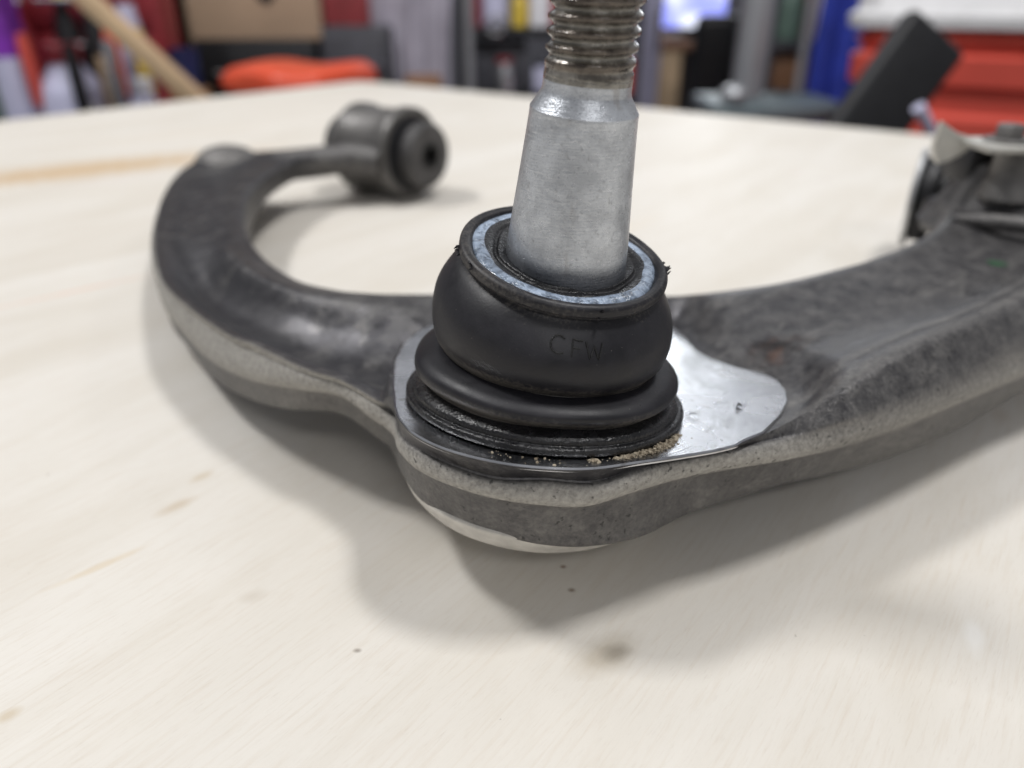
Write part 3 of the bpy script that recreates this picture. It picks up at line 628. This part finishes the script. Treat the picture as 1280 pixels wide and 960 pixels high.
scr = NT('lit_screen'); scr_m = scr.set(col=(.02, .02, .03), emit=scr.mix(scr.ramp(scr.noise(scr.coord(), 9, 2), [(.4, 0), (.6, 1)]), (.30, .34, .95), (.80, .84, 1)), emits=1.5, rough=.2)

def cabinet(x0, x1, y0, y1, z0, z1, mat, label, nd=4, name='tool_cabinet', cat='cabinet'):
    t = thing(name, ((x0 + x1) / 2, (y0 + y1) / 2, z0), label, cat)
    P('body', rbox(x0, x1, y0, y1, z0, z1, 6), mat, t); h = (z1 - z0 - 30) / nd
    for k in range(nd):
        d = P('drawer', rbox(x0 + 15, x1 - 15, y0 - 14, y0 + 4, z0 + 15 + k * h + 6, z0 + 15 + (k + 1) * h - 6, 4), mat, t)
        P('handle', tube([((x0 + x1) / 2 - 70, y0 - 12, z0 + 15 + (k + .7) * h), ((x0 + x1) / 2 - 60, y0 - 34, z0 + 15 + (k + .7) * h), ((x0 + x1) / 2 + 60, y0 - 34, z0 + 15 + (k + .7) * h), ((x0 + x1) / 2 + 70, y0 - 12, z0 + 15 + (k + .7) * h)], 6, 8), chrome, d, ) if False else None
        hd = obj('handle', tube([((x0 + x1) / 2 - 60, y0 - 12, z0 + 15 + (k + .7) * h), ((x0 + x1) / 2 - 50, y0 - 34, z0 + 15 + (k + .7) * h), ((x0 + x1) / 2 + 50, y0 - 34, z0 + 15 + (k + .7) * h), ((x0 + x1) / 2 + 60, y0 - 12, z0 + 15 + (k + .7) * h)], 6, 8), chrome, d)
    return t
def rack(name, x0, x1, y0, y1, ztop, shelves, mat, label, cat='shelf'):
    t = thing(name, ((x0 + x1) / 2, (y0 + y1) / 2, FL), label, cat)
    for x in (x0, x1):
        for y in (y0, y1): P('upright', rbox(x - 12, x + 12, y - 12, y + 12, FL, ztop, 2), mat, t)
    for z in shelves: P('shelf_board', rbox(x0 - 11, x1 + 11, y0 - 11, y1 + 11, z - 22, z, 3), mat, t)
    return t
def bottle(x, y, z, r, h, body, capm, label, neck=.35, caph=.14, name='bottle', group=None):
    t = thing(name, (x, y, z), label, 'bottle', group); M = Matrix.Translation((x, y, z))
    P('body', lathe([(r * .9, 0), (r, r * .1), (r, h * .62), (r * .9, h * .70), (r * neck * 1.1, h * .82), (r * neck, h * .88)], 28, M), body, t)
    P('cap', lathe([(r * neck * 1.15, h * (1 - caph) ), (r * neck * 1.2, h * .98), (r * neck, h)], 20, M), capm, t)
    return t
def carton(x0, x1, y0, y1, z0, z1, label, mat=None, name='carton', cat='box'):
    t = thing(name, ((x0 + x1) / 2, (y0 + y1) / 2, z0), label, cat); mat = mat or card
    P('body', rbox(x0, x1, y0, y1, z0, z1, 2), mat, t)
    P('flap', rbox(x0 + 1, x1 - 1, y0, (y0 + y1) / 2 - 2, z1 + .5, z1 + 3.5, 1), mat, t); P('flap', rbox(x0 + 1, x1 - 1, (y0 + y1) / 2 + 2, y1, z1 + .5, z1 + 3.5, 1), mat, t)
    return t
def cloth(name, x0, x1, y, z0, z1, amp, n, mat, label, cat, seed):
    rr = random.Random(seed); V = []; nx, nz = 60, 24
    for s in (0, 1):
        for j in range(nz + 1):
            for i in range(nx + 1):
                u = i / nx; w = j / nz; k = .35 + .65 * (1 - w)
                V.append((x0 + (x1 - x0) * (.5 + (u - .5) * (1 - .10 * math.sin(3 * w + seed))) + 12 * math.sin(5 * w + seed), y + amp * k * (math.sin(u * n * 6.28 + seed + w) + .5 * math.sin(u * n * 15 + 2 * w)) + s * 4, z0 + (z1 - z0) * w + 14 * math.sin(u * 9 + seed) * (1 - w)))
    m = (nx + 1) * (nz + 1); F = []
    for s in (0, 1):
        for j in range(nz):
            for i in range(nx): a = s * m + j * (nx + 1) + i; F.append((a, a + 1, a + nx + 2, a + nx + 1))
    for i in range(nx):
        F.append((i, i + 1, m + i + 1, m + i)); a = nz * (nx + 1) + i; F.append((a, a + 1, m + a + 1, m + a))
    for j in range(nz):
        a = j * (nx + 1); F.append((a, a + nx + 1, m + a + nx + 1, m + a)); a += nx; F.append((a, a + nx + 1, m + a + nx + 1, m + a))
    t = thing(name, ((x0 + x1) / 2, y, z0), label, cat)
    P('cloth', (V, F), mat, t)
    P('hanging_rod', tube([(x0 - 40, y + 2, z1 + 4), (x1 + 40, y + 2, z1 + 4)], 9, 12), gsteel, t)
    for x in (x0 - 40, x1 + 40): P('stand_post', tube([(x, y + 2, FL), (x, y + 2, z1 + 6)], 10, 12), gsteel, t)
    return t

# --- left: a steel bench crowded with bottles and a red tool chest
rack('steel_bench', -1500, -430, 1400, 1760, -192, (-190, -620), dgrey, 'dark grey steel bench behind the plywood, crowded with bottles', 'bench')
bottle(-925, 1480, -190, 34, 330, lav, purp, 'pale bottle with tall purple top at the left end', neck=.85, caph=.42)
bottle(-838, 1500, -190, 62, 232, lav, dred, 'squat white jug standing between purple topped bottle and wooden pole', neck=.45, name='jug')
bottle(-688, 1470, -190, 40, 175, lav, white, 'short lavender bottle in the shadow of the leaning pole')
bottle(-985, 1560, -190, 40, 300, grn, dred, 'grey green bottle beside the purple topped one', neck=.5)
cabinet(-1010, -690, 1600, 1750, -190, 150, dred, 'dark red tool chest behind the white jug', 4, 'tool_chest', 'tool chest')
t = thing('hammer', (-765, 1500, -190), 'tan wooden handled hammer stood on its dark head', 'hammer')
P('handle', tube([(-765, 1500, -150), (-768, 1500, 20)], 10, 12), pine, t); P('head', rbox(-800, -730, 1485, 1515, -190, -150, 5), blk, t)
bottle(-800, 1570, -190, 30, 330, blk, white, 'black bottle with white cap before the red chest', neck=.5)
bottle(-740, 1580, -190, 26, 345, lav, dred, 'slim pale bottle with red cap before the red chest', neck=.6)
t = thing('wooden_pole', (-420, 1400, -190), 'pale square wooden pole leaning diagonally above the far bench edge', 'pole')
P('shaft', xform(rbox(-15, 15, -15, 15, 0, 640, 3), frame((-424, 1395, -186), (-.695, 0, .72), (0, 1, 0))), pine, t)
carton(-765, -690, 1690, 1755, -190, 160, 'tall tan carton behind the leaning pole', name='tall_carton')
t = thing('blue_cup', (-665, 1630, -190), 'small dark blue cup on a block behind the pole', 'cup')
P('cup', lathe([(24, 140), (30, 215), (28, 215), (22, 144)], 28, Matrix.Translation((-665, 1630, -190))), navy, t); P('block', rbox(-700, -630, 1600, 1660, -190, -50, 4), brown, t)
# --- black cabinet with a cardboard box, stool before it
cabinet(-790, -450, 1840, 2200, FL, 30, blk, 'black drawer cabinet carrying the big cardboard box', 5)
t = carton(-728, -432, 1850, 2100, 30, 330, 'big tan cardboard box with a dark round hole on black cabinet', name='cardboard_box')
P('hand_hole', lathe([(19, 0), (19, 3)], 28, frame((-548, 1850, 122), (0, -1, 0))), blk, t)
cabinet(-438, -280, 1850, 2150, FL, 58, dgrey, 'narrow dark grey cabinet right of the black one', 4)
carton(-425, -325, 1860, 2000, 58, 220, 'dark red box on the narrow grey cabinet', mar, 'red_box')
t = thing('saddle_stool', (-400, 1500, FL), 'orange red padded stool seat just past the bench edge', 'stool')
V = []; n = 64; prof = [(.2, -26), (.8, -26), (.96, -20), (1, -6), (.97, 10), (.86, 20), (.5, 23), (.2, 23), (.01, 23)]
for r_, z in prof:
    for i in range(n):
        a_ = 6.2832 * i / n; x = 146 * r_ * math.cos(a_); V.append((-400 + x, 1500 + 120 * r_ * math.sin(a_), -16 + z + (5 * math.cos((x - 25) / 146 * 5.2 + 3.14) if z > 0 else 0)))
P('seat', (V, [(k * n + i, k * n + (i + 1) % n, (k + 1) * n + (i + 1) % n, (k + 1) * n + i) for k in range(len(prof) - 1) for i in range(n)] + [tuple(range(n))]), ored, t)
for sx in (-1, 1):
    for sy in (-1, 1): P('leg', tube([(-400 + sx * 80, 1500 + sy * 70, -44), (-400 + sx * 150, 1500 + sy * 140, FL)], 13, 12), blk, t)
P('foot_ring', tube([(-400 + 138 * math.cos(a_ / 16 * 6.2832), 1500 + 128 * math.sin(a_ / 16 * 6.2832), -640) for a_ in range(17)], 8, 10), chrome, t)
# --- middle
cloth('hung_coverall', -335, -140, 1900, -420, 190, 16, 3, greyc, 'lavender grey cloth hung on a steel rack behind the stool', 'cloth', 1.3)
t = thing('wood_offcut', (-200, 1840, -110), 'small brown timber offcut on a stand before the grey cloth', 'wood block')
P('block', rbox(-245, -165, 1820, 1870, -110, -45, 3), brown, t); P('stand_post', tube([(-205, 1845, FL), (-205, 1845, -110)], 16, 12), dgrey, t)
rack('dark_rack', -130, 330, 2150, 2500, 420, (-520, -120, 42, 300), blk, 'tall black shelf rack directly behind the ball stud')
for i, (x, y, z, r_, h, m, cm, lb) in enumerate([
    (-245 + 140, 2200, 42, 26, 150, dred, white, 'red bottle with white cap at left of the black rack'), (-45, 2190, 42, 34, 140, lav, blk, 'pale lavender bottle second from left on the rack'),
    (20, 2200, 42, 22, 90, yel, dred, 'short yellow bottle on the black rack'), (75, 2195, 42, 30, 160, white, bluec, 'white bottle with blue cap on the black rack'),
    (230, 2200, 42, 28, 150, bluec, white, 'blue bottle hidden beyond the stud thread'), (285, 2195, 42, 30, 130, white, dred, 'white bottle with red cap right end of the rack')]):
    bottle(x, y, z, r_, h, m, cm, lb, neck=.5)
carton(100, 200, 2180, 2330, 42, 130, 'maroon box among bottles on the black rack', mar, 'maroon_box')
carton(-110, 40, 2180, 2400, -120, 0, 'dark grey case on the middle rack shelf', dgrey, 'grey_case', 'case')
carton(60, 300, 2180, 2400, -120, -60, 'pale lavender flat box on the middle rack shelf', lav, 'flat_box')
t = thing('hand_wheel', (-50, 2140, 10), 'round chrome hand wheel hooked on the black rack front', 'wheel')
P('rim', tube([(-42 + 22 * math.cos(k / 20 * 6.2832), 2130, 48 + 22 * math.sin(k / 20 * 6.2832)) for k in range(21)], 5, 8), chrome, t); P('hub', lathe([(7, -8), (7, 8)], 16, frame((-42, 2130, 48), (0, 1, 0))), chrome, t)
for k in range(3): P('spoke', tube([(-42, 2130, 48), (-42 + 21 * math.cos(k * 2.094), 2130, 48 + 21 * math.sin(k * 2.094))], 2.5, 6), chrome, t)
# --- right of the stud
t = thing('white_locker', (460, 2750, FL), 'tall pale lavender locker right of the stud thread', 'locker')
P('body', rbox(350, 480, 2600, 2900, FL, 900, 6), lav, t); P('door', rbox(356, 474, 2584, 2599, FL + 60, 880, 3), lav, t); P('handle', tube([(462, 2580, -40), (462, 2560, -30), (462, 2560, 70), (462, 2580, 80)], 6, 8), chrome, t)
t = thing('desk', (760, 3150, FL), 'brown wooden desk with monitor behind the locker', 'desk')
P('desktop', rbox(520, 1250, 2960, 3500, -62, -30, 4), brown, t)
for x in (590, 1200):
    for y in (3010, 3450): P('leg', rbox(x - 38, x + 38, y - 38, y + 38, FL, -63, 4), pine if x == 590 else brown, t)
P('drawer_box', rbox(700, 1120, 3000, 3400, -400, -64, 4), blk, t)
t = thing('monitor', (675, 3080, -30), 'lit bluish white computer monitor on the desk', 'monitor')
P('casing', rbox(552, 800, 3050, 3085, 0, 175, 5), blk, t); P('screen', rbox(562, 790, 3046, 3049.5, 10, 165, .5, 1), scr_m, t); P('stand', rbox(645, 705, 3060, 3095, -28, 20, 3), blk, t); P('foot', rbox(600, 750, 3030, 3150, -30, -22, 3), blk, t)
t = thing('office_chair', (640, 2450, FL), 'black high backed office chair in front of the desk', 'chair')
P('backrest', xform(rbox(-72, 72, -30, 30, -330, 66, 26, 4), Matrix.Translation((632, 2500, 0)) @ Matrix.Rotation(R(6), 4, 'X')), blk, t); P('seat', rbox(520, 745, 2300, 2490, -420, -345, 24, 4), blk, t); P('stem', tube([(632, 2400, FL + 60), (632, 2400, -420)], 22, 14), dgrey, t)
for k in range(5): P('foot', tube([(632, 2400, FL + 70), (632 + 240 * math.cos(k * 1.2566), 2400 + 240 * math.sin(k * 1.2566), FL + 25)], 16, 10, [22, 14]), dgrey, t)
t = thing('column_machine', (520, 1700, FL), 'grey steel column rising from a flat grey machine table', 'machine')
P('column', lathe([(34, FL + 40), (34, 900)], 40, Matrix.Translation((513, 1720, 0))), gsteel, t); P('table_plate', rbox(410, 690, 1560, 1800, -110, -78, 8), teal, t); P('foot', rbox(380, 680, 1560, 1860, FL, FL + 40, 8), teal, t); P('clamp', lathe([(52, -150), (52, -111)], 32, Matrix.Translation((513, 1720, 0))), teal, t)
P('knob', lathe([(8, 0), (26, 6), (30, 22), (22, 34), (4, 38)], 24, Matrix.Translation((452, 1600, -78))), gsteel, t)
rack('open_shelf', 680, 960, 2150, 2420, 700, (-520, -112, 10, 330), dgrey, 'open grey shelf with cartons behind the machine column')
carton(712, 800, 2165, 2350, -112, -22, 'brown carton left of the pair on the open shelf', brown, 'brown_carton'); carton(808, 880, 2170, 2350, -112, -18, 'light tan carton right of the pair on the open shelf')
bottle(735, 2190, 10, 38, 150, grn, white, 'grey green bottle on the open shelf', neck=.5); bottle(835, 2190, 10, 30, 150, white, grn, 'white bottle on the open shelf by the blue jacket', neck=.5)
carton(775, 800, 2170, 2300, 10, 160, 'thin maroon box standing between two shelf bottles', mar, 'upright_box')
cloth('blue_jacket', 772, 880, 2020, -380, 300, 18, 2, bluec, 'bright blue jacket hanging left of the red bins', 'jacket', 2.2)
# red ribbed bins under a white lid
t = thing('red_bin', (760, 1450, FL), 'tomato red ribbed plastic bin with white lid at right', 'bin')
Mt = Matrix.Translation((900, 1290, 0)) @ Matrix.Rotation(R(-33), 4, 'Z')
zs = [(-900, 232), (-210, 250), (-200, 262), (-150, 264), (-142, 250), (-100, 252), (-92, 265), (-48, 267), (-40, 253), (-8, 254), (0, 267), (38, 269), (46, 255), (62, 268), (74, 255)]
def loop_box(zs, ry, M, n=10):
    V = []; F = []; m = None
    for z, hx in zs:
        hy = hx * ry; rr = 40; ring = []
        for cx, cy, a0 in ((hx - rr, hy - rr, 0), (-hx + rr, hy - rr, 90), (-hx + rr, -hy + rr, 180), (hx - rr, -hy + rr, 270)):
            for k in range(n): a_ = R(a0 + 90 * k / (n - 1)); ring.append((cx + rr * math.cos(a_), cy + rr * math.sin(a_), z))
        m = len(ring); V += ring
    for k in range(len(zs) - 1):
        for i in range(m): F.append((k * m + i, k * m + (i + 1) % m, (k + 1) * m + (i + 1) % m, (k + 1) * m + i))
    F += [tuple(range(m)), tuple((len(zs) - 1) * m + i for i in range(m))]
    return xform((V, F), M)
P('tub', loop_box([(z, h * 1.12) for z, h in zs], .72, Mt), red, t)
P('lid', loop_box([(75, 300), (78, 312), (94, 314), (102, 304), (150, 300), (158, 290)], .72, Mt), lid_w, t)
P('lid_cord', tube([Mt @ Vector(q) for q in ((-60, -226, 80), (20, -228, 100), (120, -228, 150), (200, -226, 200), (300, -160, 230))], 4, 8), gsteel, t)
t = thing('padded_chair', (490, 1000, FL), 'black padded chair back tilted in front of the red bin', 'chair')
Mp = frame((487, 1000, 20), (.55, .22, .80), (1, 0, -.69))
P('backrest', xform(rbox(-47, 47, -14, 14, -260, 76, 9, 3), Mp), blk, t)
P('seat', rbox(300, 560, 960, 1260, -420, -370, 16, 3), blk, t); P('back_post', tube([(392, 985, -215), (372, 990, -420)], 10, 10), dgrey, t)
for x, y in ((320, 985), (540, 985), (320, 1240), (540, 1240)): P('leg', tube([(x, y, -418), (x, y, FL)], 11, 10), dgrey, t)
t = thing('plastic_strap', (440, 760, -20), 'pale lavender plastic strap end poking up past the bench edge', 'strap')
P('strap', tube([(470, 815, -110), (452, 810, -20), (430, 806, 8), (419, 804, 20)], 5, 10, [6, 6, 6, 7]), lav, t)

# --- more clutter in the blur
bottle(-945, 1560, -190, 30, 345, dred, white, 'dark red bottle with white cap behind the purple topped one', neck=.5)
bottle(-865, 1590, -190, 26, 350, blk, yel, 'black bottle with yellow cap behind the white jug', neck=.5)
bottle(-795, 1470, -190, 22, 130, dred, white, 'small red bottle with white cap before the hammer', neck=.5)
carton(-730, -690, 1440, 1490, -190, -70, 'small maroon carton beside the lavender bottle', mar, 'small_carton')
carton(-620, -560, 1500, 1560, -190, -80, 'small black carton right of the leaning pole', blk, 'black_carton')
bottle(-285, 1990, 58, 26, 130, dred, blk, 'red bottle with black cap on the narrow grey cabinet', neck=.5)
bottle(-90, 2330, 42, 30, 170, blk, dred, 'black bottle with red cap at the back of the rack', neck=.5)
bottle(45, 2330, 42, 26, 150, mar, white, 'maroon bottle with white cap at the back of the rack', neck=.5)
t = thing('crate', (-425, 1745, FL), 'dark crate standing behind the orange red stool', 'crate')
P('crate_wall', rbox(-560, -290, 1690, 1800, FL, -30, 8), blk, t); P('crate_rim', rbox(-568, -282, 1682, 1808, -29, -12, 5), dgrey, t)

for x, y, cm, nm, h in ((-875, 1450, red, 'red', 250), (-790, 1440, blk, 'black', 235), (-752, 1520, ored, 'orange', 262), (-725, 1450, chrome, 'chrome', 240), (-705, 1530, yel, 'yellow', 255), (-655, 1470, dred, 'dark red', 150)):
    t = thing('screwdriver', (x, y, -190), nm + ' handled screwdriver stood among the bottles on the steel bench', 'screwdriver', 'screwdrivers on the steel bench')
    P('shaft', tube([(x, y, -190), (x, y, -190 + h * .55)], 4, 8), chrome, t); P('handle', lathe([(8, h * .5), (12, h * .55), (12, h * .92), (8, h)], 16, Matrix.Translation((x, y, -190))), cm, t)
carton(-640, -470, 1500, 1560, -190, -95, 'low black case at the right end of the steel bench', blk, 'low_case')
bottle(175, 2190, 42, 24, 120, ored, blk, 'orange bottle with black cap on the black rack', neck=.6)
bottle(-20, 2150, -120, 24, 90, chrome, dred, 'small silver can with red cap on the middle rack shelf', neck=.8, name='spray_can')
bottle(300, 2150, -120, 28, 110, red, white, 'red can with white cap on the middle rack shelf', neck=.8, name='spray_can')
